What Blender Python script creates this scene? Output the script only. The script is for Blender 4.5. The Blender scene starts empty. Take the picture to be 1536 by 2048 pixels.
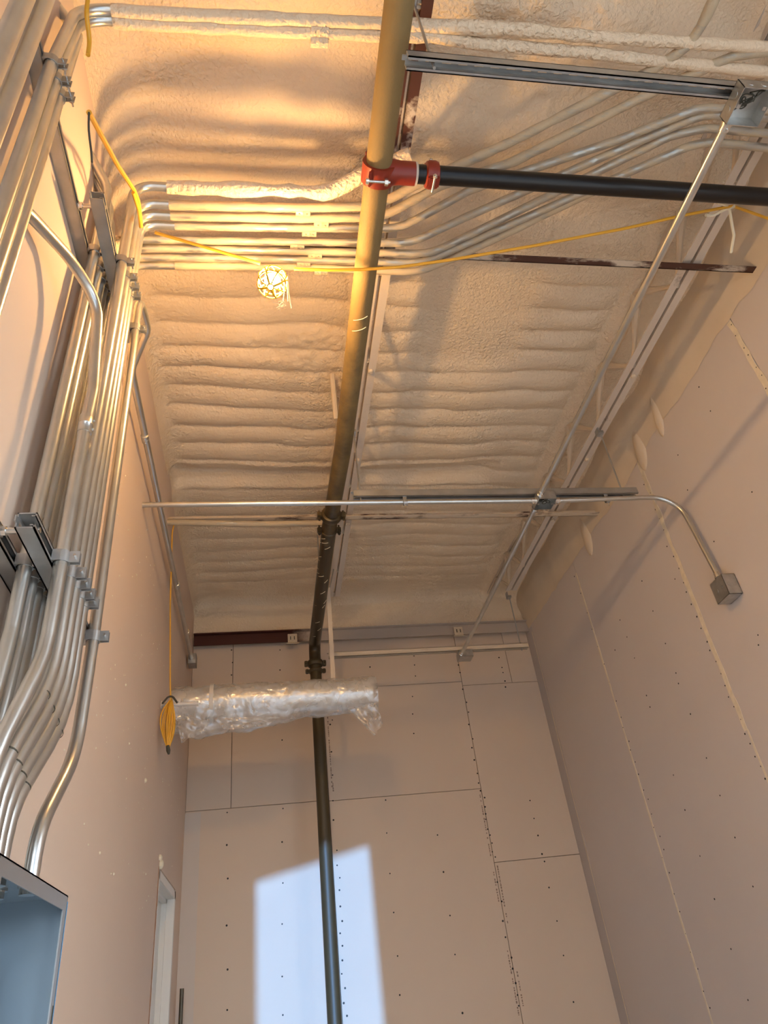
import bpy, bmesh, math, random
from mathutils import Vector, Matrix, noise
random.seed(7)
S = bpy.context.scene
COL = S.collection
H = 1.45                     # eye height above the floor; coordinates below are measured from the eye

# ------------------------------------------------------------------ camera, sky, sun, exposure
YAW, PITCH, ROLL, FPX = 0.202918, 0.606412, -0.131246, 1422.94
def cam_axes():
    cy, sy, cp, sp, cr, sr = math.cos(YAW), math.sin(YAW), math.cos(PITCH), math.sin(PITCH), math.cos(ROLL), math.sin(ROLL)
    f = Vector((sy*cp, cy*cp, sp)); r = Vector((cy, -sy, 0)); u = r.cross(f)
    return r*cr + u*sr, u*cr - r*sr, f
CR, CU, CF = cam_axes()
cam = bpy.data.cameras.new('camera'); cam.sensor_fit = 'VERTICAL'; cam.sensor_height = 36; cam.lens = FPX*36/2048
cam.clip_start = 0.02
camo = bpy.data.objects.new('camera', cam); COL.objects.link(camo)
m = Matrix((CR, CU, -CF)).transposed().to_4x4(); m.translation = (0, 0, H); camo.matrix_world = m
S.camera = camo
S.view_settings.view_transform = 'Standard'; S.view_settings.look = 'None'
S.view_settings.gamma = 1; S.view_settings.use_curve_mapping = False
S.view_settings.exposure = 2.3
W = bpy.data.worlds.new('sky'); S.world = W; W.use_nodes = True
bg = W.node_tree.nodes['Background']; bg.inputs[0].default_value = (0.78, 0.89, 1.0, 1); bg.inputs[1].default_value = 3.15
sun = bpy.data.lights.new('sun', 'SUN'); sun.energy = 1.2; sun.angle = math.radians(0.55); sun.color = (0.19, 0.47, 1.0)
suno = bpy.data.objects.new('sun', sun); COL.objects.link(suno); suno.location = (0, -12, 5)
SDX, SDZ = 0.06, -0.06
suno.rotation_euler = Vector((SDX, 1, SDZ)).to_track_quat('-Z', 'Y').to_euler()
BULB_STRENGTH = 312.0

# ------------------------------------------------------------------ helpers
def at(px, py, axis, v):
    """the point on the plane <axis> = v seen at a pixel of the 1536x2048 frame"""
    d = CR*((px-768)/FPX) - CU*((py-1024)/FPX) + CF
    return d*(v/d['xyz'.index(axis)])

class MB:
    def __init__(s): s.v = []; s.f = []
    def add(s, vs, fs):
        o = len(s.v); s.v += [tuple(v) for v in vs]; s.f += [tuple(i+o for i in f) for f in fs]
    def box(s, a, b):
        x0, x1 = sorted((a[0], b[0])); y0, y1 = sorted((a[1], b[1])); z0, z1 = sorted((a[2], b[2]))
        s.add([(x0,y0,z0),(x1,y0,z0),(x1,y1,z0),(x0,y1,z0),(x0,y0,z1),(x1,y0,z1),(x1,y1,z1),(x0,y1,z1)],
              [(3,2,1,0),(4,5,6,7),(0,1,5,4),(1,2,6,5),(2,3,7,6),(3,0,4,7)]); return s
    def obox(s, c, ax, ay, az):
        """box at centre c with half-axis vectors"""
        c, ax, ay, az = map(Vector, (c, ax, ay, az)); vs = []
        for k in (-1, 1):
            for i, j in ((-1,-1),(1,-1),(1,1),(-1,1)): vs.append(c+ax*i+ay*j+az*k)
        s.add(vs, [(3,2,1,0),(4,5,6,7),(0,1,5,4),(1,2,6,5),(2,3,7,6),(3,0,4,7)]); return s
    def tube(s, pts, r, seg=12, fillet=0, cap=True, n=6, rfun=None):
        pts = [Vector(p) for p in pts]
        if fillet: pts = round_path(pts, fillet, n)
        N = len(pts); T = []
        for i in range(N):
            a = pts[max(i-1, 0)]; b = pts[min(i+1, N-1)]; T.append((b-a).normalized())
        t0 = T[0]; ref = Vector((0,0,1)) if abs(t0.z) < .9 else Vector((1,0,0))
        u = (ref - t0*ref.dot(t0)).normalized(); vs = []; fs = []
        for i in range(N):
            if i: 
                q = T[i-1].rotation_difference(T[i]); u = q @ u; u = (u - T[i]*u.dot(T[i])).normalized()
            w = T[i].cross(u); rr = rfun(i, pts[i]) if rfun else r
            for k in range(seg):
                a = 2*math.pi*k/seg
                jit = 1
                vs.append(pts[i] + (u*math.cos(a)+w*math.sin(a))*rr*jit)
        for i in range(N-1):
            for k in range(seg):
                a = i*seg+k; b = i*seg+(k+1) % seg; fs.append((a, b, b+seg, a+seg))
        if cap: fs.append(tuple(range(seg-1, -1, -1))); fs.append(tuple((N-1)*seg+k for k in range(seg)))
        s.add(vs, fs); return s
    def cyl(s, a, b, r, seg=16): return s.tube([a, b], r, seg)
    def ring(s, c, axis, ri, ro, w, seg=20, a0=0, a1=2*math.pi, ref=None):
        """flat band around an axis"""
        c = Vector(c); t = Vector(axis).normalized()
        r0 = Vector(ref) if ref else (Vector((0,0,1)) if abs(t.z) < .9 else Vector((1,0,0)))
        u = (r0 - t*r0.dot(t)).normalized(); v = t.cross(u); full = abs(a1-a0-2*math.pi) < 1e-6
        n = seg if full else seg+1; vs = []; fs = []
        for k in range(n):
            a = a0+(a1-a0)*k/seg; d = u*math.cos(a)+v*math.sin(a)
            vs += [c+d*ri-t*w/2, c+d*ro-t*w/2, c+d*ro+t*w/2, c+d*ri+t*w/2]
        for k in range(seg):
            i = k*4; j = ((k+1) % n)*4
            for q in range(4): fs.append((i+q, i+(q+1) % 4, j+(q+1) % 4, j+q))
        if not full: fs += [(3,2,1,0), tuple((n-1)*4+q for q in range(4))]
        s.add(vs, fs); return s
    def lathe(s, c, axis, prof, seg=20):
        """profile of (distance along axis, radius)"""
        c = Vector(c); t = Vector(axis).normalized()
        pts = [c+t*d for d, r in prof]; rs = [r for d, r in prof]
        r0 = Vector((0,0,1)) if abs(t.z) < .9 else Vector((1,0,0)); u = (r0-t*r0.dot(t)).normalized(); v = t.cross(u)
        vs = []; fs = []; N = len(prof)
        for p, r in zip(pts, rs):
            for k in range(seg):
                a = 2*math.pi*k/seg; vs.append(p+(u*math.cos(a)+v*math.sin(a))*r)
        for i in range(N-1):
            for k in range(seg):
                a = i*seg+k; b = i*seg+(k+1) % seg; fs.append((a, b, b+seg, a+seg))
        fs += [tuple(range(seg-1,-1,-1)), tuple((N-1)*seg+k for k in range(seg))]
        s.add(vs, fs); return s
    def prism(s, poly, d):
        """extrude a polygon (list of 3D points) by vector d"""
        n = len(poly); d = Vector(d); vs = [Vector(p) for p in poly] + [Vector(p)+d for p in poly]
        s.add(vs, [tuple(range(n-1,-1,-1)), tuple(range(n, 2*n))] + [(i,(i+1) % n, n+(i+1) % n, n+i) for i in range(n)]); return s
    def build(s, name, mat, parent=None, sharp=38, bevel=0):
        vs = [Vector(v) for v in s.v]
        if parent is not None: base = Vector(parent['_b'])
        else:
            lo = [min(v[i] for v in vs) for i in range(3)]; hi = [max(v[i] for v in vs) for i in range(3)]
            base = Vector(((lo[0]+hi[0])/2, (lo[1]+hi[1])/2, lo[2]))
        me = bpy.data.meshes.new(name); me.from_pydata([v-base for v in vs], [], s.f); me.update()
        bm = bmesh.new(); bm.from_mesh(me); bmesh.ops.recalc_face_normals(bm, faces=bm.faces)
        if bevel: bmesh.ops.bevel(bm, geom=list(bm.edges), offset=bevel, segments=2, affect='EDGES', clamp_overlap=True)
        bm.to_mesh(me); bm.free()
        me.shade_smooth(); me.set_sharp_from_angle(angle=math.radians(sharp))
        me.materials.append(mat)
        o = bpy.data.objects.new(name, me); COL.objects.link(o)
        if parent is not None: o.parent = parent; o['_b'] = tuple(base)
        else: o.location = base+Vector((0,0,H)); o['_b'] = tuple(base)
        if parent is not None and parent.parent is None: pass
        return o

def round_path(pts, rad, n=6):
    out = [pts[0]]
    for i in range(1, len(pts)-1):
        p, a, b = pts[i], (pts[i-1]-pts[i]), (pts[i+1]-pts[i])
        la, lb = a.length, b.length; a = a/la; b = b/lb; ang = a.angle(b)
        if ang > math.pi-.02: out.append(p); continue
        R = rad[i] if isinstance(rad, dict) else rad
        t = min(R/math.tan(ang/2), la*.49, lb*.49); R = t*math.tan(ang/2)
        bis = (a+b).normalized(); c = p+bis*(R/math.sin(ang/2)); s0 = p+a*t-c; s1 = p+b*t-c; tot = s0.angle(s1); ax = s0.cross(s1).normalized()
        k = max(2, int(n*tot/(math.pi/2))+1)
        for q in range(k+1): out.append(c + Matrix.Rotation(tot*q/k, 3, ax) @ s0)
    out.append(pts[-1]); return out

def subdiv(pts, step):
    out = [Vector(pts[0])]
    for a, b in zip(pts, pts[1:]):
        a, b = Vector(a), Vector(b); n = max(1, int((b-a).length/step))
        out += [a.lerp(b, k/n) for k in range(1, n+1)]
    return out

def thing(name, label, cat, base, group=None):
    o = bpy.data.objects.new(name, None); COL.objects.link(o); o.empty_display_size = .05
    o.location = Vector(base)+Vector((0,0,H)); o['_b'] = tuple(base); o['label'] = label; o['category'] = cat
    if group: o['group'] = group
    return o
def tag(o, label, cat, group=None):
    o['label'] = label; o['category'] = cat
    if group: o['group'] = group
    return o
def struct(o, label=None, cat=None):
    o['kind'] = 'structure'
    if label: o['label'] = label
    if cat: o['category'] = cat
    return o
def stuff(o): o['kind'] = 'stuff'; return o

# ------------------------------------------------------------------ materials
def mat(name, col, rough=.6, metal=0, var=0, scale=8, bump=0, bscale=60, bdist=.01, spec=.5):
    M = bpy.data.materials.new(name); M.use_nodes = True; nt = M.node_tree; b = nt.nodes['Principled BSDF']
    b.inputs['Base Color'].default_value = (*col, 1); b.inputs['Roughness'].default_value = rough; b.inputs['Metallic'].default_value = metal
    b.inputs['Specular IOR Level'].default_value = spec
    tc = nt.nodes.new('ShaderNodeTexCoord')
    if var:
        n = nt.nodes.new('ShaderNodeTexNoise'); n.inputs['Scale'].default_value = scale; n.inputs['Detail'].default_value = 5
        nt.links.new(tc.outputs['Object'], n.inputs['Vector'])
        mx = nt.nodes.new('ShaderNodeMix'); mx.data_type = 'RGBA'
        mx.inputs[6].default_value = (*[max(0, c*(1-var)) for c in col], 1); mx.inputs[7].default_value = (*[min(1, c*(1+var)) for c in col], 1)
        nt.links.new(n.outputs['Fac'], mx.inputs[0]); nt.links.new(mx.outputs[2], b.inputs['Base Color'])
    if bump:
        n2 = nt.nodes.new('ShaderNodeTexNoise'); n2.inputs['Scale'].default_value = bscale; n2.inputs['Detail'].default_value = 4
        nt.links.new(tc.outputs['Object'], n2.inputs['Vector'])
        bp = nt.nodes.new('ShaderNodeBump'); bp.inputs['Strength'].default_value = bump; bp.inputs['Distance'].default_value = bdist
        nt.links.new(n2.outputs['Fac'], bp.inputs['Height']); nt.links.new(bp.outputs[0], b.inputs['Normal'])
    return M

def mat2(name, colA, colB, thr, soft=.06, scale=6, rough=(.35, .85), metal=(.9, 0), axis=None, a0=0, a1=1, bump=.25, bscale=90, stretch=(1,1,1)):
    """bare surface A with overspray B where noise (+ optional run along an axis) passes thr"""
    M = bpy.data.materials.new(name); M.use_nodes = True; nt = M.node_tree; L = nt.links; b = nt.nodes['Principled BSDF']
    g = nt.nodes.new('ShaderNodeNewGeometry'); mp = nt.nodes.new('ShaderNodeMapping'); mp.inputs['Scale'].default_value = stretch
    L.new(g.outputs['Position'], mp.inputs['Vector'])
    n = nt.nodes.new('ShaderNodeTexNoise'); n.inputs['Scale'].default_value = scale; n.inputs['Detail'].default_value = 6; n.inputs['Roughness'].default_value = .65
    L.new(mp.outputs[0], n.inputs['Vector']); fac = n.outputs['Fac']
    if axis is not None:
        sp = nt.nodes.new('ShaderNodeSeparateXYZ'); L.new(g.outputs['Position'], sp.inputs[0])
        mr = nt.nodes.new('ShaderNodeMapRange'); mr.inputs[1].default_value = a0; mr.inputs[2].default_value = a1; mr.inputs[3].default_value = -.5; mr.inputs[4].default_value = .5
        L.new(sp.outputs[axis], mr.inputs[0]); ad = nt.nodes.new('ShaderNodeMath'); ad.operation = 'ADD'
        L.new(fac, ad.inputs[0]); L.new(mr.outputs[0], ad.inputs[1]); fac = ad.outputs[0]
    rp = nt.nodes.new('ShaderNodeMapRange'); rp.inputs[1].default_value = thr-soft; rp.inputs[2].default_value = thr+soft
    L.new(fac, rp.inputs[0])
    mx = nt.nodes.new('ShaderNodeMix'); mx.data_type = 'RGBA'; mx.inputs[6].default_value = (*colA, 1); mx.inputs[7].default_value = (*colB, 1)
    L.new(rp.outputs[0], mx.inputs[0]); L.new(mx.outputs[2], b.inputs['Base Color'])
    for key, (p, q) in (('Roughness', rough), ('Metallic', metal)):
        r = nt.nodes.new('ShaderNodeMapRange'); r.inputs[3].default_value = p; r.inputs[4].default_value = q
        L.new(rp.outputs[0], r.inputs[0]); L.new(r.outputs[0], b.inputs[key])
    n2 = nt.nodes.new('ShaderNodeTexNoise'); n2.inputs['Scale'].default_value = bscale; n2.inputs['Detail'].default_value = 3
    L.new(g.outputs['Position'], n2.inputs['Vector'])
    ml = nt.nodes.new('ShaderNodeMath'); ml.operation = 'MULTIPLY'; L.new(n2.outputs['Fac'], ml.inputs[0]); L.new(rp.outputs[0], ml.inputs[1])
    bp = nt.nodes.new('ShaderNodeBump'); bp.inputs['Strength'].default_value = bump; bp.inputs['Distance'].default_value = .006
    L.new(ml.outputs[0], bp.inputs['Height']); L.new(bp.outputs[0], b.inputs['Normal'])
    return M

FOAMC = (.69, .59, .47)
def foam_mat():
    M = bpy.data.materials.new('spray_foam'); M.use_nodes = True; nt = M.node_tree; L = nt.links; b = nt.nodes['Principled BSDF']
    b.inputs['Roughness'].default_value = .62; b.inputs['Specular IOR Level'].default_value = .35
    g = nt.nodes.new('ShaderNodeNewGeometry')
    n = nt.nodes.new('ShaderNodeTexNoise'); n.inputs['Scale'].default_value = 2.2; n.inputs['Detail'].default_value = 6
    L.new(g.outputs['Position'], n.inputs['Vector'])
    mx = nt.nodes.new('ShaderNodeMix'); mx.data_type = 'RGBA'; mx.inputs[6].default_value = (.73, .56, .37, 1); mx.inputs[7].default_value = (.85, .69, .50, 1)
    L.new(n.outputs['Fac'], mx.inputs[0]); L.new(mx.outputs[2], b.inputs['Base Color'])
    a = nt.nodes.new('ShaderNodeTexNoise'); a.inputs['Scale'].default_value = 55; a.inputs['Detail'].default_value = 2; a.inputs['Distortion'].default_value = .6
    c = nt.nodes.new('ShaderNodeTexVoronoi'); c.inputs['Scale'].default_value = 75; c.feature = 'SMOOTH_F1'
    w = nt.nodes.new('ShaderNodeTexNoise'); w.inputs['Scale'].default_value = 1.6; w.inputs['Detail'].default_value = 2
    for q in (a, c, w): L.new(g.outputs['Position'], q.inputs['Vector'])
    m1 = nt.nodes.new('ShaderNodeMath'); m1.operation = 'MULTIPLY_ADD'; L.new(c.outputs['Distance'], m1.inputs[0]); m1.inputs[1].default_value = .45; L.new(a.outputs['Fac'], m1.inputs[2])
    mr = nt.nodes.new('ShaderNodeMapRange'); mr.inputs[1].default_value = .35; mr.inputs[2].default_value = .7; mr.inputs[3].default_value = .35; mr.inputs[4].default_value = 1.0
    L.new(w.outputs['Fac'], mr.inputs[0])
    bp = nt.nodes.new('ShaderNodeBump'); bp.inputs['Distance'].default_value = .016; L.new(mr.outputs[0], bp.inputs['Strength'])
    L.new(m1.outputs[0], bp.inputs['Height']); L.new(bp.outputs[0], b.inputs['Normal'])
    return M

M_FOAM = foam_mat()
M_FOAMW = mat('foam_overspray', (.64, .52, .38), .8, 0, .12, 5, .25, 40, .004)
M_GYP = mat('gypsum_board', (.67, .53, .405), .85, 0, .05, 1.6, .05, 90, .002, .25)
M_GYPR = mat('gypsum_board_grey', (.60, .53, .485), .85, 0, .05, 1.4, .05, 90, .002, .25)
M_WALL = mat('left_wall_paper', (.68, .525, .405), .75, 0, .05, 1.3, .04, 60, .002, .3)
M_GAP = mat('dark_joint', (.10, .075, .05), .9)
M_PAPER = mat('board_edge', (.74, .64, .48), .85, 0, .2, 30)
M_MUD = mat('joint_compound', (.50, .45, .43), .8, 0, .05, 4)
M_MUDL = mat('joint_compound_light', (.62, .53, .45), .8, 0, .05, 4)
M_SCREW = mat('screw_black', (.015, .013, .012), .5, .3)
M_PRINT = mat('edge_print_ink', (.27, .18, .13), .9)
M_GALV = mat('galvanised_steel', (.60, .59, .55), .30, .92, .22, 9, .06, 40, .002)
M_GALVD = mat('galvanised_strut', (.42, .42, .41), .42, .85, .35, 12, .05, 50, .002)
M_STEEL = mat('zinc_bolt', (.72, .70, .66), .25, .95, .1, 30)
M_BOX = mat('galvanised_box', (.50, .50, .48), .33, .9, .35, 25, .05, 30, .002)
M_EMTO = mat2('conduit_overspray', (.42, .39, .33), (.52, .41, .27), .40, .09, 7, (.38, .85), (.9, 0), stretch=(1, 5, 5))
M_EMTR = mat2('conduit_light_overspray', (.44, .42, .37), (.50, .40, .27), .50, .10, 6, (.36, .8), (.9, 0), stretch=(1.5, 6, 6))
M_PIPE = mat2('olive_pipe', (.034, .022, .008), (.23, .15, .055), .54, .22, 7.5, (.34, .75), (.0, 0), axis=1, a0=5.2, a1=1.2, bump=.18, bscale=120)
M_RISER = mat('olive_riser', (.060, .043, .018), .5, 0, .1, 3, .02, 30, .002)
M_RED = mat('red_coupling', (.23, .024, .010), .38, 0, .2, 14, .08, 40, .002)
M_BLACK = mat('black_pipe', (.010, .008, .007), .34, .2, .2, 10)
M_GASKET = mat('pale_gasket', (.55, .48, .40), .7)
M_JOIST = mat2('primed_joist', (.055, .018, .012), (.60, .50, .40), .33, .05, 3.0, (.6, .85), (.1, 0))
M_JOISTN = mat2('primed_joist_bare', (.075, .022, .012), (.60, .50, .40), .50, .06, 9, (.6, .85), (.1, 0), axis=1, a0=.5, a1=2.4)
M_LEDGER = mat2('primed_ledger', (.060, .012, .008), (.47, .39, .32), .48, .10, 2.2, (.5, .85), (.1, 0), axis=0, a0=-.25, a1=1.0)
M_BRIDGE = mat2('primed_bridging', (.075, .028, .016), (.58, .48, .37), .53, .06, 3.0, (.6, .85), (.1, 0), stretch=(1.3, 3, 3))
M_BRIDGEF = mat2('foamed_bridging', (.075, .028, .016), (.62, .50, .36), .40, .06, 3.0, (.6, .85), (.1, 0), stretch=(1.3, 3, 3))
M_YEL = mat('yellow_cord', (.72, .36, .025), .45, 0, .06, 30)
M_YELC = mat('yellow_guard', (.60, .36, .012), .4)
M_TIE = mat('dark_tie', (.05, .045, .03), .6)
M_ROPE = mat('white_twine', (.78, .70, .52), .9)
M_BLUE = mat('panel_grey_blue', (.33, .40, .45), .34, .55, .15, 3, .02, 20, .002)
M_PLIP = mat('panel_lip', (.46, .46, .45), .35, .8, .12, 6)
M_TAPE = mat('blue_film', (.11, .27, .44), .25, 0, .2, 10)
M_DOORF = mat('painted_frame', (.74, .70, .63), .42, 0, .04, 3)
M_DGAP = mat('raw_wall_edge', (.36, .19, .11), .95, 0, .4, 30)
M_CONC = mat('concrete_floor', (.52, .48, .43), .7, 0, .2, 3, .1, 30, .003)
M_PVC = mat('white_pvc', (.66, .62, .56), .5)
M_RAW = mat('room_shell', (.5, .45, .41), .85)
M_FOIL = mat('foil_wrap', (.84, .82, .78), .34, .7, .08, 6, .5, 9, .02)
M_BLOCKER = mat('sun_blocker_grey', (.2, .22, .24), .8)
M_BRASSY = mat('dark_steel', (.10, .085, .06), .4, .6)
M_SOCKET = mat('brown_socket', (.16, .08, .04), .5)

def film_mat():
    M = bpy.data.materials.new('clear_film'); M.use_nodes = True; nt = M.node_tree; L = nt.links
    for n in list(nt.nodes):
        if n.type != 'OUTPUT_MATERIAL': nt.nodes.remove(n)
    out = [n for n in nt.nodes if n.type == 'OUTPUT_MATERIAL'][0]
    tr = nt.nodes.new('ShaderNodeBsdfTransparent'); gl = nt.nodes.new('ShaderNodeBsdfGlossy'); gl.inputs['Roughness'].default_value = .16
    df = nt.nodes.new('ShaderNodeBsdfDiffuse'); df.inputs['Color'].default_value = (.86, .83, .78, 1)
    tl = nt.nodes.new('ShaderNodeBsdfTranslucent'); tl.inputs['Color'].default_value = (.86, .83, .78, 1)
    g = nt.nodes.new('ShaderNodeNewGeometry'); n = nt.nodes.new('ShaderNodeTexNoise'); n.inputs['Scale'].default_value = 10; n.inputs['Detail'].default_value = 3; n.inputs['Distortion'].default_value = .8
    L.new(g.outputs['Position'], n.inputs['Vector'])
    bp = nt.nodes.new('ShaderNodeBump'); bp.inputs['Strength'].default_value = .8; bp.inputs['Distance'].default_value = .02
    L.new(n.outputs['Fac'], bp.inputs['Height']); L.new(bp.outputs[0], gl.inputs['Normal'])
    a = nt.nodes.new('ShaderNodeMixShader'); a.inputs[0].default_value = .5; L.new(df.outputs[0], a.inputs[1]); L.new(tl.outputs[0], a.inputs[2])
    b = nt.nodes.new('ShaderNodeMixShader'); b.inputs[0].default_value = .30; L.new(a.outputs[0], b.inputs[1]); L.new(gl.outputs[0], b.inputs[2])
    c = nt.nodes.new('ShaderNodeMixShader')
    mr = nt.nodes.new('ShaderNodeMapRange'); mr.inputs[1].default_value = .3; mr.inputs[2].default_value = .75; mr.inputs[3].default_value = .30; mr.inputs[4].default_value = .62
    L.new(n.outputs['Fac'], mr.inputs[0]); L.new(mr.outputs[0], c.inputs[0])
    L.new(tr.outputs[0], c.inputs[1]); L.new(b.outputs[0], c.inputs[2]); L.new(c.outputs[0], out.inputs['Surface'])
    return M
M_FILM = film_mat()
def emit_mat():
    M = bpy.data.materials.new('lit_bulb'); M.use_nodes = True; nt = M.node_tree; b = nt.nodes['Principled BSDF']
    b.inputs['Base Color'].default_value = (1, .9, .7, 1); b.inputs['Emission Color'].default_value = (1.0, .61, .245, 1); b.inputs['Emission Strength'].default_value = BULB_STRENGTH
    return M
M_BULB = emit_mat()

# ------------------------------------------------------------------ the room
XL, XR, YB, YF, ZF, ZT = -.62, 2.378, 5.8, -1.6, -H, 3.30
struct(MB().box((-40, -60, ZF-.6), (40, 40, ZF-.12)).build('ground', mat('asphalt_ground', (.16, .155, .15), .9)), 'dark asphalt outside the building', 'ground')
struct(MB().box((XL-.2, YF-.2, ZF-.1), (XR+.2, YB+.2, ZF)).build('floor', M_CONC), 'grey concrete floor of the tall room', 'floor')
# left wall with a door opening
DY0, DY1, DZ = 4.58, 5.45, .80
ml = MB()
OY0, OY1, OZ = -.85, .55, 1.7
ml.box((XL-.12, YF, ZF), (XL, DY0, ZT)); ml.box((XL-.12, DY1, ZF), (XL, YB+.1, ZT)); ml.box((XL-.12, DY0, DZ), (XL, DY1, ZT))
wl = struct(ml.build('wall_left', M_WALL), 'smooth tan drywall behind the rows of conduit', 'wall')
# right wall shell with a doorway beside the viewer, out of view
mr_ = MB(); t = .016
mr_.box((XR+t, OY1, ZF), (XR+.14, YB+.1, ZT)); mr_.box((XR+t, YF, OZ), (XR+.14, OY1, ZT)); mr_.box((XR+t, YF, ZF), (XR+.14, OY0, OZ))
wr = struct(mr_.build('wall_right', M_GAP), 'grey gypsum board wall with light vertical joints', 'wall')
wb = struct(MB().box((XL-.12, YB+t, ZF), (XR+.14, YB+.14, ZT)).build('wall_back', M_GAP), 'unfinished gypsum board end wall with dark screws', 'wall')
# front wall with door opening where the sun comes in
FX0, FX1, FZ = -.105-SDX*(YB-YF), .735-SDX*(YB-YF), 1.75
mf = MB()
mf.box((XL-.12, YF-.12, ZF), (FX0, YF, ZT)); WX0, WX1 = .46, 2.28
mf.box((FX1, YF-.12, ZF), (WX0, YF, ZT)); mf.box((WX1, YF-.12, ZF), (XR+.14, YF, ZT)); mf.box((WX0, YF-.12, FZ), (WX1, YF, ZT)); mf.box((FX0, YF-.12, FZ), (FX1, YF, ZT))
struct(mf.build('wall_front', M_RAW), 'wall behind the viewer with a tall doorway', 'wall')
M_SHEET = bpy.data.materials.new('translucent_sheeting'); M_SHEET.use_nodes = True
_b = M_SHEET.node_tree.nodes['Principled BSDF']; M_SHEET.node_tree.nodes.remove(_b)
_t = M_SHEET.node_tree.nodes.new('ShaderNodeBsdfTranslucent'); _t.inputs[0].default_value = (.40, .42, .44, 1)
M_SHEET.node_tree.links.new(_t.outputs[0], M_SHEET.node_tree.nodes['Material Output'].inputs['Surface'])
w1 = thing('fill_panel_1', 'unseen milky panel added behind the viewer to let in fill light', 'fill_panel', ((WX0+WX1)/2, YF-.06, ZF)); w1['kind'] = 'structure'  # added out-of-view panel that lets sky light through to brighten the far wall
MB().box((WX0, YF-.061, ZF), (WX1, YF-.060, FZ)).build('sheeting', M_SHEET, w1)
for xq in (WX0, (WX0+WX1)/2-.025, WX1-.05): MB().box((xq, YF-.10, ZF), (xq+.05, YF-.02, FZ)).build('panel_bar', M_GALVD, w1)
# added unseen board outside, its slanted lower edge shapes the sun patch
ya = -3.0; k = (YB-ya)*-SDZ
aw = MB().prism([(-2.1, ya, .848-.30+k), (.55, ya, 1.03+.06+k), (.55, ya, 4.2), (-2.1, ya, 4.2)], (0, -.03, 0))
tag(aw.build('sun_blocker', M_BLOCKER), 'unseen dark board added outside the front doorway to cut the sun', 'sun_blocker')

# boards on the back wall: x0, x1, z0, z1
g = .0022
def sheet(x0, x1, z0, z1): return MB().box((x0+g, YB, z0+g), (x1-g, YB+t, z1-g))
ZL = 2.74
for b_ in ((XL, -.284, 1.372, ZL), (-.284, .462, 1.372, ZL), (XL, .462, ZF, 1.372), (.462, 1.686, ZF, 1.366), (.462, 1.686, 1.366, 2.272),
           (.462, 1.686, 2.272, ZL), (1.686, XR, ZF, .823), (1.686, XR, .823, 2.236), (1.686, 2.14, 2.236, ZL), (2.14, XR, 2.236, ZL)):
    sheet(*b_).build('gypsum_sheet', M_GYP, wb)
# joint compound bands at the corners
MB().box((XL, YB-.0015, ZF), (XL+.115, YB+.001, 1.36)).build('joint_compound', M_MUDL, wb)['label'] = 'pale band of joint compound'
MB().box((XR-.0015, YB-.16, ZF), (XR+.001, YB, 2.7)).build('joint_compound', M_MUD, wr)['label'] = 'grey corner tape band'
# boards on the right wall
SY = (YB, 4.53, 3.28, 2.145, .92)
for y1, y0 in zip(SY, SY[1:]):
    for z0, z1 in ((ZF, 1.0), (1.0, 2.735), (2.735, ZT)):
        if z0 == 1.0: z0 = ZF
        elif z0 == ZF: continue
        MB().box((XR, y0+g, z0+g), (XR+t, y1-g, z1-g)).build('gypsum_sheet', M_GYPR, wr)
for y0, y1, z0, z1 in ((OY1, .92, ZF, ZT), (OY0, OY1, OZ, ZT), (YF, OY0, ZF, ZT)): MB().box((XR, y0+g, z0+g), (XR+t, y1-g, z1-g)).build('gypsum_sheet', M_GYPR, wr)
def rough_strip(y, z0, z1, w, name, m_, lab):
    mb = MB(); n = 46; vs = []; fs = []
    for i in range(n+1):
        z = z0+(z1-z0)*i/n; a = w*(.5+.55*noise.noise((y*7, z*9, 1)))+.003; b = w*(.5+.55*noise.noise((y*7, z*9, 5)))+.003
        vs += [(XR-.0016, y-a, z), (XR-.0016, y+b, z), (XR+.001, y+b, z), (XR+.001, y-a, z)]
    for i in range(n):
        for q in range(4): fs.append((i*4+q, i*4+(q+1) % 4, i*4+4+(q+1) % 4, i*4+4+q))
    mb.add(vs, fs); o = mb.build(name, m_, wr); o['label'] = lab
rough_strip(4.53, ZF, 2.60, .010, 'joint_tape', M_PAPER, 'pale ragged board joint')
rough_strip(3.293, .95, 2.70, .027, 'joint_tape', M_PAPER, 'pale torn paper along board joint')
rough_strip(3.28, ZF, .95, .008, 'joint_tape', M_PAPER, 'pale ragged board joint')
rough_strip(2.16, .9, 2.70, .027, 'joint_tape', M_PAPER, 'pale torn paper along board joint')
rough_strip(5.655, ZF, 2.65, .006, 'joint_tape', M_PAPER, 'thin pale line along the corner tape')

# screws: dark dots
def dots(axis, pts, r, name, par):
    mb = MB()
    for p in pts:
        p = Vector(p); rr = r*random.uniform(.8, 1.15)
        d = Vector((0, -1, 0)) if axis == 'y' else Vector((-1, 0, 0))
        mb.lathe(p, d, [(-.001, rr), (.0012, rr*.9), (.002, rr*.5)], 8)
    return stuff(mb.build(name, M_SCREW, par))
P = []
for px, ys in ((455, (1625, 1690, 1757, 1851, 1939, 2020)), (566, (1480, 1617, 1684, 1766, 1848, 1953, 2030)), (770, (1600, 1666, 1747, 1825, 1912, 1990)),
               (665, (1440, 1640, 1712)), (839, (1393, 1428, 1467)),):
    for y in ys: P.append(at(px+(y-1600)*(.075 if px > 700 else 0)+random.uniform(-2, 2), y, 'y', YB))
for x, y in ((1060, 1601), (1068, 1637), (1076, 1671), (1084, 1708), (1089, 1723), (1098, 1775), (1114, 1842), (1127, 1911), (1147, 2004), (875, 1670), (887, 1744), (900, 1831), (910, 1909), (925, 2026)): P.append(at(x, y, 'y', YB))
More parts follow.
